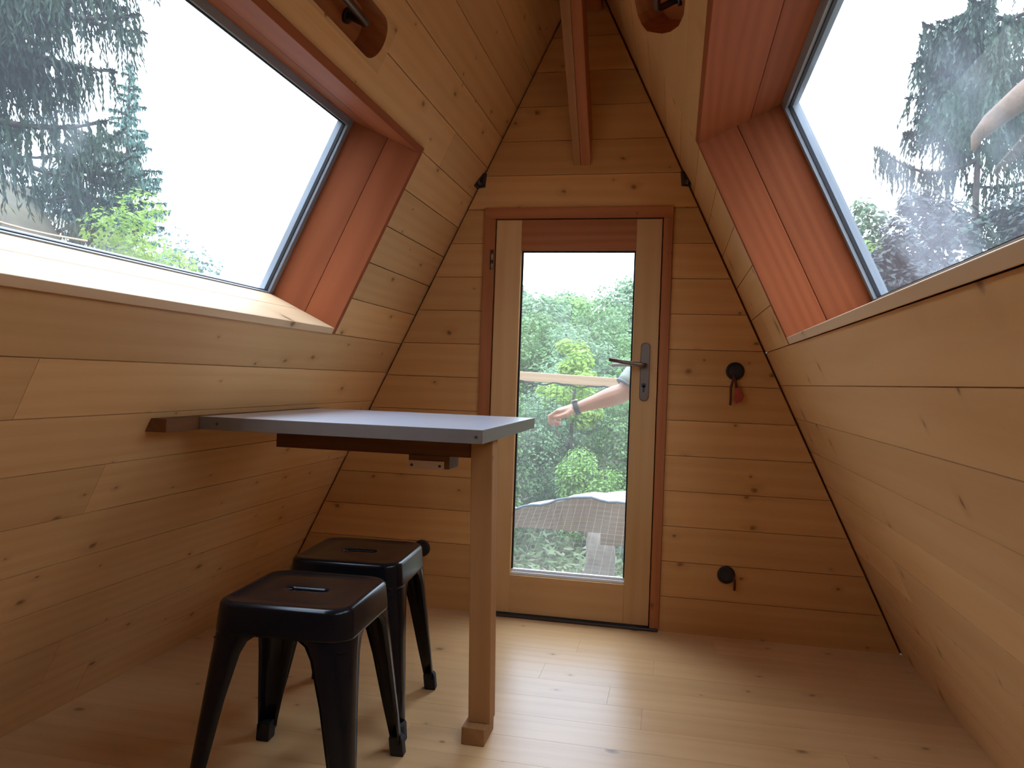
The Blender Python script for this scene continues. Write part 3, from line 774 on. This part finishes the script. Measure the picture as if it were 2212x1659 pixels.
# its long low branch reaching left
lb_ = MB(); lf = MB(); rb = random.Random(77)
q0 = at(18.7, 9.0, .95 + 9 * .262) - pB; q1 = at(12.7, 8.8, .95 + 8.8 * .285) - pB
q0r = V(q0); 
def lbp(t): p = V(q0).lerp(V(q1), t); p.z -= .20 * math.sin(PI * min(1, t * 1.05)) * (1 - .2 * t); return p
lb_.tube([lbp(i / 8) for i in range(9)], [.026 - .0026 * i for i in range(9)], 6)
for i in range(105):
    t = rb.uniform(.1, 1.) ** .8; p = lbp(t); tl = .62 * rb.uniform(.3, 1.) * (1 - .35 * t); q = V(p); b0 = rb.uniform(0, 30)
    dn = V((rb.gauss(0, .1), rb.gauss(0, .1), -1)).normalized(); n_ = max(3, int(tl / .05))
    for k in range(n_):
        leafquad(lf, q, (dn + rv(rb) * .35), rv(rb), .10, .034 * (1 - .5 * k / n_), b0 + rb.uniform(0, 4)); q += dn * tl / n_
rotz = Matrix.Rotation(-math.radians(20), 4, 'Z')
for m_ in (lb_, lf): m_.v = [rotz @ p for p in m_.v]
lo = lb_.build('low_branch', M['bark'], B); lf.build('hanging_twigs', M['spruceleaf'], lo)
pB2 = at(22.6, 10.5)
B2 = spruce('drooping_spruce', 9.5, .11, [2.9 - pB2.z + 4.6 * i / 50 for i in range(51)], lambda z: 1.0, 'spruceleaf', 19, twig=.7, dens=46, droop=.2, fine=.032)
place(B2, pB2); tag(B2, 'dark spruce cut by the right edge of the right window view', 'spruce tree', 'spruces outside the roof windows')
low = [(13.9, 7.6, 4.95, .55, 'purple', 41, 'greyish shrub at the bottom left of the right window'), (16.0, 7.9, 5.3, .7, 'purple', 43, 'greyish twiggy shrub below the drooping spruce in right window'),
       (18.6, 8.2, 5.25, .8, 'spruceleaf', 45, 'dark bush under the spruce trunk in the right window'), (21.2, 7.6, 5.0, .75, 'purple', 47, 'greyish shrub at the right end of the right window'),
       (12.2, 8.6, 5.2, .55, 'limeleaf', 49, 'yellow-green bush at the lower left corner of right window'), (12.0, 11.0, 6.0, .55, 'leaf2', 51, 'small grey-green bush behind the yellow-green one in right window')]
for az, rr, h, cw, mt, sd, lab in low:
    o = broadleaf('leafy_bush', h, cw, mt, sd, 26 if mt != 'purple' else 44, 110 if mt != 'purple' else 220, .09 if mt != 'purple' else .065, .45)
    p = at(az, rr); dz = p.z + 2.25; p.z = -2.25; place(o, p); tag(o, lab, 'bush')
# dead tree whose bare limb crosses the right window
dt = empty('dead_tree', (2.32, 1.42, T(2.32, 1.42))); tag(dt, 'bare brown tree whose broken limb crosses the right window', 'dead tree')
def dl(p): return V(p) - dt.location
m = MB(); m.tube([(0, 0, -.3), dl((2.34, 1.42, 1.)), dl((2.30, 1.42, 4.6)), dl((2.36, 1.40, 7.2))], [.17, .15, .11, .06], 12); m.build('trunk', M['deadwood'], dt)
m = MB(); m.tube([dl((2.30, 1.42, 3.05)), dl((2.05, 1.55, 2.80)), dl((1.80, 1.65, 2.585)), dl((1.66, 1.70, 2.46)), dl((1.60, 1.72, 2.385)), dl((1.585, 1.725, 2.31))], [.095, .082, .070, .052, .034, .012], 10); m.build('limb', M['deadwood'], dt)

# ---- forest on the far slope, seen through the door
variants = []
specs = [('leaf1', 1), ('leaf2', 2), ('leaf3', 3), ('leaf2', 4), ('leaf1', 5)]
kinds = {'leaf1': 'mid-green', 'leaf2': 'grey-green', 'leaf3': 'fresh light-green'}
rf = random.Random(99); first = {}
def forest_tree(x, y, h, mt, near):
    key = (mt, near)
    if key not in first:
        o = broadleaf('broadleaf_tree', 5.0, 1.75, mt, 60 + len(first), 48, 150 if near else 110, .145 if near else .20, .08); first[key] = o
    else: o = copy_tree(first[key])
    s = h / 5.0
    o.location = (x, y, T(x, y)); o.rotation_euler = (0, 0, rf.uniform(0, 6.28)); o.scale = (s * rf.uniform(.9, 1.2), s * rf.uniform(.9, 1.2), s)
    tag(o, f"{kinds[mt]} broadleaf tree {'on the lower' if near else 'high on the far'} slope behind the door glass", 'tree', f"{kinds[mt]} trees {'low' if near else 'high'} on the wooded slope")
    return o
rows = [(9.8, 2.1, 5, 1.5), (11.9, 3.1, 6, 1.6), (14.5, 3.8, 5, 2.1), (18, 4.3, 6, 2.2), (22, 4.8, 6, 2.5), (27, 5.3, 7, 2.7), (33, 5.6, 7, 3.0), (40, 6.4, 8, 3.1)]
for yi, (y, h, n, dx) in enumerate(rows):
    rr = y + D; xc = -rr * math.tan(math.radians(7.6)) * 1.0
    for i in range(n):
        x = xc + (i - (n - 1) / 2) * dx + rf.uniform(-.5, .5) + (yi % 2) * dx * .4
        mt = rf.choice(['leaf1', 'leaf2', 'leaf3', 'leaf2', 'leaf1'] if yi < 5 else ['leaf2', 'leaf2', 'leaf1', 'leaf3'])
        hh = h * rf.uniform(.88, 1.08)
        if yi >= 6: hh *= 1 + .14 * sm(-10, 0, x)
        forest_tree(x, y + rf.uniform(-.9, .9), hh, mt, yi < 5)
pl = at(-7.4, 15.3); lt = broadleaf('leafy_bush', 4.0, .75, 'limeleaf', 71, 24, 110, .12, .45); place(lt, pl); lt.location.z = T(pl.x, pl.y); tag(lt, 'lime-leaved young tree just above the rail behind the door glass', 'tree')

# ---- undergrowth under the deck
um = MB(); ru = random.Random(8)
for i in range(15000):
    x, y = ru.uniform(-6.5, 2.5), ru.uniform(4.5, 13.5); z = T(x, y)
    if noise.noise(V((x * .9, y * .9, 0))) < -.28: continue
    hgt = ru.random() ** 1.6 * .45
    d = rv(ru); d.z = abs(d.z) * .8
    leafquad(um, V((x, y, z + hgt + .04)), d, rv(ru) + V((0, 0, 1)), ru.uniform(.10, .26), ru.uniform(.04, .09), ru.uniform(0, 40))
u = um.build('undergrowth', M['under']); tag(u, 'low green and straw-coloured undergrowth seen beneath the deck beam', 'undergrowth', kind='stuff')

ft = empty('forked_tree', (-.62, 4.0, T(-.62, 4.0))); tag(ft, 'forked grey-brown trunk standing below the deck beam outside', 'tree')
def fl_(p): return V(p) - ft.location
m = MB(); m.tube([(-.05, 0, -.3), fl_((-.64, 4.0, -1.4)), fl_((-.60, 4.0, -.62)), fl_((-.62, 4.0, -.30))], [.19, .16, .135, .13], 14)
m.tube([fl_((-.60, 4.0, -.50)), fl_((-.76, 3.98, -.36)), fl_((-.92, 3.95, -.29)), fl_((-1.05, 3.9, -.26))], [.085, .062, .05, .036], 10)
m.tube([fl_((-.60, 4.0, -.50)), fl_((-.50, 4.0, -.36)), fl_((-.44, 4.02, -.25))], [.12, .11, .09], 10)
m.build('trunk', M['greybark'], ft)
sp_ = empty('leafy_sapling', (-.33, 4.3, T(-.33, 4.3))); tag(sp_, 'thin sapling with a tuft of dark leaves right of the forked trunk', 'sapling')
m = MB(); hh = -.62 - sp_.location.z; m.tube([(0, 0, -.1), (.01, 0, hh * .6), (-.02, 0, hh)], [.014, .012, .008], 6); m.build('stem', M['bark'], sp_)
m = MB()
for i in range(60): leafquad(m, V((ru.gauss(.05, .12), ru.gauss(0, .08), hh - .02 + ru.gauss(0, .05))), rv(ru), rv(ru) + V((0, 0, .6)), .10, .05, ru.uniform(0, 9))
m.build('leaves', M['spruceleaf'], sp_)

# ---- railing, nets, deck beam
RY = 1.5
fe = empty('deck_railing', (-.6, RY, -.2)); tag(fe, 'pale wooden railing with black netting outside the door', 'railing')
def fp(x, z, y=RY): return V((x + .6, y - RY, z + .2))
m = MB()
a, b = fp(-2.5, .975), fp(1.3, .975)
zt = lambda x: .9955 - .0225 * (x + .915) / .65 * 1.0
m.solid([fp(-2.4, zt(-2.4) - .056, RY - .022), fp(-2.4, zt(-2.4) - .056, RY + .022), fp(-2.4, zt(-2.4), RY + .022), fp(-2.4, zt(-2.4), RY - .022)],
        [fp(1.25, zt(1.25) - .056, RY - .022), fp(1.25, zt(1.25) - .056, RY + .022), fp(1.25, zt(1.25), RY + .022), fp(1.25, zt(1.25), RY - .022)], (1, 0, 0), 3)
m.build('top_rail', M['rail'], fe, bevel=.003)
for x in (-2.3, -.205, 1.2):
    m = MB(); m.box(tuple(fp(x - .034, -.2, RY + .024)), tuple(fp(x + .034, zt(x) - .004, RY + .084)), (0, 0, 1), x); m.build('railing_post', M['rail'], fe, bevel=.003)
def bot(x):
    pts = [(-2.4, .10), (-1.2, .145), (-.915, .176), (-.70, .225), (-.55, .272), (-.45, .268), (-.25, .248), (1.25, .24)]
    for (xa, za), (xb, zb_) in zip(pts, pts[1:]):
        if xa <= x <= xb: return za + (zb_ - za) * (x - xa) / (xb - xa)
    return .2
def topz(x): return zt(x) - .062 + .007 * math.sin(x * 26) + .004 * math.sin(x * 61)
m = MB(); w_ = .0011; ny_ = RY - .024
x = -2.3
rn = random.Random(4)
while x < 1.2:
    pts = [fp(x + .004 * math.sin(k * 1.3 + x * 40), bot(x) + (topz(x) - bot(x)) * k / 6, ny_) for k in range(7)]
    m.tube(pts, w_, 3, smooth=False); x += .037
for k in range(1, 14):
    pts = []
    x = -2.3
    while x <= 1.21:
        pts.append(fp(x, bot(x) + (topz(x) - bot(x)) * k / 14 + .003 * math.sin(x * 31 + k), ny_)); x += .12
    m.tube(pts, w_, 3, smooth=False)
m.build('netting', M['net'], fe)
m = MB(); m.tube([fp(-2.35 + .03 * i, topz(-2.35 + .03 * i), ny_) for i in range(120)], .0042, 6); m.build('top_cord', M['net'], fe)
m = MB(); m.tube([fp(-2.35 + .05 * i, bot(-2.35 + .05 * i) + .006 * math.sin(i * 1.7), ny_) for i in range(72)], .008, 6); m.build('bottom_cord', M['greycord'], fe)
bmm = MB(); tp_ = [(-2.8, .06), (-.99, .118), (-.76, .167), (-.59, .222), (-.44, .214), (-.27, .20), (1.6, .19)]
for (xa, za), (xb, zb_) in zip(tp_, tp_[1:]):
    bmm.solid([(xa, 1.86, -.005), (xb, 1.86, -.005), (xb, 1.86, zb_), (xa, 1.86, za)], [(xa, 1.98, -.005), (xb, 1.98, -.005), (xb, 1.98, zb_ - .02), (xa, 1.98, za - .02)], (1, 0, 0), 4)
bmm.box((-.42, 1.84, -.075), (1.6, 2.0, -.006), (1, 0, 0), 9)
tag(bmm.build('beam_deck', M['beam']), 'grey-brown timber beam below the netting outside the door', 'beam', kind='structure')
# loose sheet lying along the foot of the netting
tp = MB(); cols = 40; R0, R1, R2 = [], [], []
for i in range(cols + 1):
    x = -1.5 + 2.5 * i / cols
    wob = .006 * math.sin(x * 23) + .004 * math.sin(x * 51)
    lift = .008 + .056 * sm(-.56, -.25, x)
    R0.append(fp(x, bot(x) - .006 + wob * .3, RY - .010)); R1.append(fp(x, bot(x) + .004 + wob, RY + .0)); R2.append(fp(x, bot(x) + lift + wob * 1.3, RY + .008 + .05 * sm(-.6, -.2, x)))
i0 = 0
tp.rings([[a for a in R0], [a for a in R1], [a for a in R2]], closed=False, cap0=False, cap1=False)
t_ = tp.build('tarpaulin', M['tarp']); t_.location = fe.location; sf = t_.modifiers.new('thick', 'SOLIDIFY'); sf.thickness = .003
tag(t_, 'white tarpaulin strip along the foot of the netting outside', 'tarpaulin')
# safety net between the door sill and the railing foot
sn = MB(); xs0, xs1 = -1.5, .0
for i in range(38):
    x = xs0 + (xs1 - xs0) * i / 37
    sn.tube([(x, .16 + (RY - .19) * k / 6, -.03 + (bot(x) - .0 + .02) * (k / 6) ** 1.2 - .06 * math.sin(PI * k / 6)) for k in range(7)], .00042, 3, smooth=False)
for k in range(1, 30):
    f = k / 30
    sn.tube([(x, .16 + (RY - .19) * f, -.03 + (bot(x) + .02) * f ** 1.2 - .06 * math.sin(PI * f)) for x in [xs0 + (xs1 - xs0) * i / 10 for i in range(11)]], .00042, 3, smooth=False)
tag(sn.build('safety_net', M['palenet']), 'pale safety net stretched between the door sill and railing', 'net')
dk = empty('floor_deck', (.6, .8, -.2)); tag(dk, 'timber deck outside to the right of the door', 'deck', kind='structure')
m = MB(); y = .15; i = 0
while y < 1.62:
    m.box((-.08 - .6, y - .8, -.03), (1.3 - .6, y + .125 - .8, 0), (1, 0, 0), i); y += .131; i += 1
m.build('deck_boards', M['rail'], dk)
for x, y in ((.0, .3), (1.2, .3), (.0, 1.45), (1.2, 1.45)):
    m = MB(); m.box((x - .05 - .6, y - .05 - .8, T(x, y) + .1), (x + .05 - .6, y + .05 - .8, -.031), (0, 0, 1), x + y); m.build('support_post', M['beam'], dk)

# ------------------------------------------------------------------ person on the deck, reaching across the doorway
def meshify(o):
    dg = bpy.context.evaluated_depsgraph_get(); me = bpy.data.meshes.new_from_object(o.evaluated_get(dg))
    old = o.data; o.modifiers.clear(); o.data = me; return o
pr = empty('person', (.165, .60, -.2)); tag(pr, 'person in grey-green shirt and wristwatch reaching an arm across the door glass', 'person')
PO = pr.location
def pp(*p): return V(p) - PO
GZ = -.2
S = pp(-.030, .575, 1.165); E = pp(-.222, .50, .905); W = pp(-.440, .497, .8235)
b = MB()
# legs
hips = {}
for sx in (-1, 1):
    hip = pp(.165 + sx * .085, .60, GZ + .86); kn = pp(.165 + sx * .10, .585, GZ + .47); an = pp(.165 + sx * .105, .61, GZ + .085)
    b.tube([hip + V((0, 0, .06)), hip, hip.lerp(kn, .5), kn, kn.lerp(an, .3), kn.lerp(an, .75), an, an - V((0, 0, .05))], [.085, .088, .075, .055, .057, .043, .036, .034], 14)
    b.tube([an + V((0, .045, -.05)), an + V((0, -.02, -.045)), an + V((0, -.10, -.06)), an + V((0, -.165, -.068))], [.03, .036, .034, .02], 10)
# torso
def oval(c, rx, ry, n=18): return [V(c) + V((rx * math.cos(2 * PI * k / n), ry * math.sin(2 * PI * k / n), 0)) for k in range(n)]
cx, cy = 0., 0.
tz = [(.80, .15, .105), (.90, .162, .11), (1.02, .145, .10), (1.15, .165, .108), (1.28, .185, .112), (1.36, .18, .10), (1.415, .12, .075), (1.44, .062, .058)]
b.rings([oval((0, 0, z - .0), a, c) for z, a, c in tz])
b.tube([V((0, 0, 1.40)), V((0, -.01, 1.47)), V((0, -.018, 1.53))], [.062, .056, .056], 14)
hc = V((0, -.03, 1.625))
b.ball(hc, (.074, .092, .112), 20, 14)
b.ball(hc + V((0, -.02, -.075)), (.055, .066, .045), 14, 8)           # jaw
b.tube([hc + V((0, -.088, .018)), hc + V((0, -.105, -.012)), hc + V((0, -.096, -.02))], [.009, .013, .009], 8)   # nose
for sx in (-1, 1):
    b.ball(hc + V((sx * .075, .008, -.005)), (.010, .02, .032), 10, 8)  # ears
    b.tube([hc + V((sx * .012, -.088, .030)), hc + V((sx * .045, -.080, .030))], [.006, .005], 6)  # brow
# arms
def arm(S, E, W, tw):
    # thicker at the shoulder, swelling below the elbow, narrow flat wrist
    b.tube([S + (S - E) * .06, S, S.lerp(E, .3), S.lerp(E, .7), E], [.050, .056, .050, .043, .0425], 14)
    b.tube([E + (E - W) * .10, E, E.lerp(W, .16), E.lerp(W, .34), E.lerp(W, .6), E.lerp(W, .85), W, W.lerp(E, -.08)], [.030, .043, .0455, .0425, .0335, .0275, .0255, .026], 14)
arm(S, E, W, 0)
# reaching right hand: loosely closed fist, back of the hand up, thumb lying along the near side
f = (W - E).normalized(); nrm = V((0, 0, 1)); nrm = (nrm - f * nrm.dot(f)).normalized(); sd = f.cross(nrm).normalized()   # sd points away from or to the camera
if sd.y > 0: sd = -sd                                                     # toward the camera
f = (f + nrm * .10).normalized()
def hp(a, n_, s_): return W + f * a + nrm * n_ + sd * s_
b.rings([[hp(a, hn * math.sin(t), hs * math.cos(t)) + nrm * off for t in [2 * PI * k / 14 for k in range(14)]] for a, hn, hs, off in ((-.015, .022, .025, 0), (.015, .021, .030, .001), (.045, .019, .039, .003), (.075, .017, .041, .002), (.092, .012, .038, 0))])
for i, (s_, l1, l2, l3, rr) in enumerate(((.031, .042, .026, .020, .0098), (.010, .046, .030, .022, .0100), (-.012, .042, .028, .021, .0094), (-.032, .032, .022, .018, .0084))):
    k0 = hp(.080, .005, s_)
    a1, a2, a3 = (.55, 1.75, 2.75) if i else (.35, 1.25, 2.1)
    p1 = k0 + (f * math.cos(a1) - nrm * math.sin(a1)) * l1; p2 = p1 + (f * math.cos(a2) - nrm * math.sin(a2)) * l2; p3 = p2 + (f * math.cos(a3) - nrm * math.sin(a3)) * l3
    b.tube([hp(.055, .003, s_ * .9), k0, k0.lerp(p1, .5), p1, p1.lerp(p2, .5), p2, p3, p3.lerp(p2, -.25)], [rr, rr * 1.15, rr, rr * 1.06, rr * .95, rr * .98, rr * .86, rr * .5], 10)
t0 = hp(.015, -.006, .022); t1 = hp(.045, -.020, .040); t2 = hp(.082, -.022, .040); t3 = hp(.108, -.016, .030)
b.tube([t0, t1, t1.lerp(t2, .5), t2, t3, t3.lerp(t2, -.2)], [.015, .0135, .0112, .0115, .0095, .005], 10)
# other arm hangs at the side
S2 = pp(.345, .60, 1.165); E2 = pp(.40, .62, .89); W2 = pp(.405, .56, .645)
arm(S2, E2, W2, 0)
f2 = (W2 - E2).normalized()
def h2(a, x_, y_): return W2 + f2 * a + V((x_, y_, 0))
b.rings([[h2(a, .016 * math.sin(t), w_ * math.cos(t)) for t in [2 * PI * k / 12 for k in range(12)]] for a, w_ in ((-.01, .025), (.02, .032), (.06, .040), (.085, .038))])
for y_, ln in ((-.030, .068), (-.010, .076), (.011, .070), (.030, .055)):
    b.tube([h2(.07, 0, y_), h2(.085 + ln * .45, -.006, y_ * 1.05), h2(.085 + ln, -.024, y_)], [.010, .0092, .0075], 8)
b.tube([h2(.015, -.004, -.025), h2(.05, -.012, -.052), h2(.085, -.016, -.056)], [.014, .0115, .009], 8)
body = b.build('body', M['skin'], pr)
body.data.transform(Matrix.Identity(4))
rm = body.modifiers.new('join', 'REMESH'); rm.mode = 'VOXEL'; rm.voxel_size = .0045; rm.use_smooth_shade = True
smm = body.modifiers.new('relax', 'SMOOTH'); smm.factor = .5; smm.iterations = 3
meshify(body)
for p in body.data.polygons: p.use_smooth = True
# clothes
c = MB()
c.rings([oval((0, 0, z), a, d) for z, a, d in ((.86, .186, .137), (.95, .184, .134), (1.05, .172, .127), (1.16, .186, .132), (1.28, .205, .134), (1.37, .196, .118), (1.425, .13, .092), (1.45, .082, .078))], cap0=False, cap1=False)
def sleeve(S, E, t1):
    d = (E - S)
    c.tube([S - d * .26, S - d * .22, S - d * .13, S + d * .02, S + d * .4, S + d * (t1 - .1), S + d * t1], [.022, .048, .066, .074, .070, .064, .062], 16)
sleeve(S, E, .915); sleeve(S2, E2, .62)
sh = c.build('shirt', M['shirt'], pr)
c = MB()
d = (E - S); c.tube([S + d * .895, S + d * .925], [.0635, .0635], 18); c.build('sleeve_hem', M['greycord'], sh)
c = MB()
c.rings([oval((0, 0, z), a, d_) for z, a, d_ in ((.80, .165, .125), (.88, .180, .130), (.95, .176, .126))], cap1=False)
for sx in (-1, 1): c.tube([V((sx * .075, 0, .86)), V((sx * .088, -.006, .66)), V((sx * .10, -.013, .47)), V((sx * .104, .0, .25)), V((sx * .105, .010, .07))], [.10, .094, .078, .070, .066], 16)
c.build('trousers', M['trouser'], pr)
for sx in (-1, 1):
    c = MB(); an = V((sx * .105, .01, .0))
    c.rings([[an + V((w_ * math.sin(2 * PI * k / 14), y_, max(.0, h_ * .5 + h_ * .5 * math.cos(2 * PI * k / 14)))) for k in range(14)] for y_, w_, h_ in ((.085, .025, .06), (.07, .040, .085), (.02, .043, .095), (-.06, .046, .075), (-.14, .045, .055), (-.19, .030, .04), (-.20, .012, .03))])
    c.build('shoe', M['shoe'], pr)
c = MB(); 
lp = []
for j in range(9):
    th = PI * .52 * j / 8 + .02
    lp.append([hc + V((.082 * math.sin(th) * math.cos(t), .010 + .097 * math.sin(th) * math.sin(t) * (1 if math.sin(t) > 0 else .92), .012 + .116 * math.cos(th) + (-.05 * max(0, math.sin(t)) * j / 8))) for t in [2 * PI * k / 24 for k in range(24)]])
c.rings(lp, cap1=False); c.build('hair', M['hair'], pr)
for sx in (-1, 1):
    c = MB(); c.ball(hc + V((sx * .030, -.078, .012)), .0125, 12, 8); ey = c.build('eye', M['eye'], pr)
    c = MB(); c.ball(hc + V((sx * .030, -.0875, .012)), .0055, 10, 6); c.build('iris', M['iris'], ey)
c = MB(); c.tube([hc + V((-.024, -.083, -.050)), hc + V((0, -.090, -.049)), hc + V((.024, -.083, -.050))], [.003, .006, .003], 8); c.build('mouth', M['lip'], pr)
# wristwatch
c = MB(); wc = W.lerp(E, .03); fa = (W - E).normalized(); un = (V((0, 0, 1)) - fa * fa.z).normalized(); vn = fa.cross(un)
lp = []
for a_, rr in ((-.011, .0265), (-.011, .0300), (.011, .0300), (.011, .0265)):
    lp.append([wc + fa * a_ + (un * math.cos(t) + vn * math.sin(t)) * rr for t in [2 * PI * k / 24 for k in range(24)]])
lp.append(lp[0]); c.rings(lp, cap0=False, cap1=False)
wt = c.build('watch_strap', M['cord'] if False else M['blackrubber'], pr)
c = MB(); c.tube([wc + un * .028, wc + un * .036, wc + un * .039], [.017, .017, .014], 20); c.build('watch_case', M['steel'], wt)

# ------------------------------------------------------------------ light and view
wd = bpy.data.worlds.new('overcast_sky'); scn.world = wd; wd.use_nodes = True
nt = wd.node_tree; bg = nt.nodes['Background']
tc = N(nt, 'ShaderNodeTexCoord'); sp = N(nt, 'ShaderNodeSeparateXYZ'); L(nt, tc.outputs['Generated'], sp.inputs[0])
cr_ = N(nt, 'ShaderNodeValToRGB'); e = cr_.color_ramp.elements
e[0].position = .0; e[0].color = (.66, .78, .98, 1); e[1].position = 1.; e[1].color = (1.5, 1.80, 2.30, 1)
L(nt, sp.outputs[2], cr_.inputs[0]); L(nt, cr_.outputs[0], bg.inputs[0])
SKY = 5.4
bg.inputs[1].default_value = SKY
vs = scn.view_settings
scn.display_settings.display_device = 'sRGB'
vs.view_transform = 'Standard'; vs.look = 'None'; vs.exposure = 0.; vs.gamma = 1.; vs.use_curve_mapping = False
scn.cycles.use_denoising = True; scn.cycles.use_adaptive_sampling = True; scn.cycles.adaptive_threshold = .03
scn.cycles.max_bounces = 12; scn.cycles.diffuse_bounces = 7; scn.cycles.transparent_max_bounces = 16
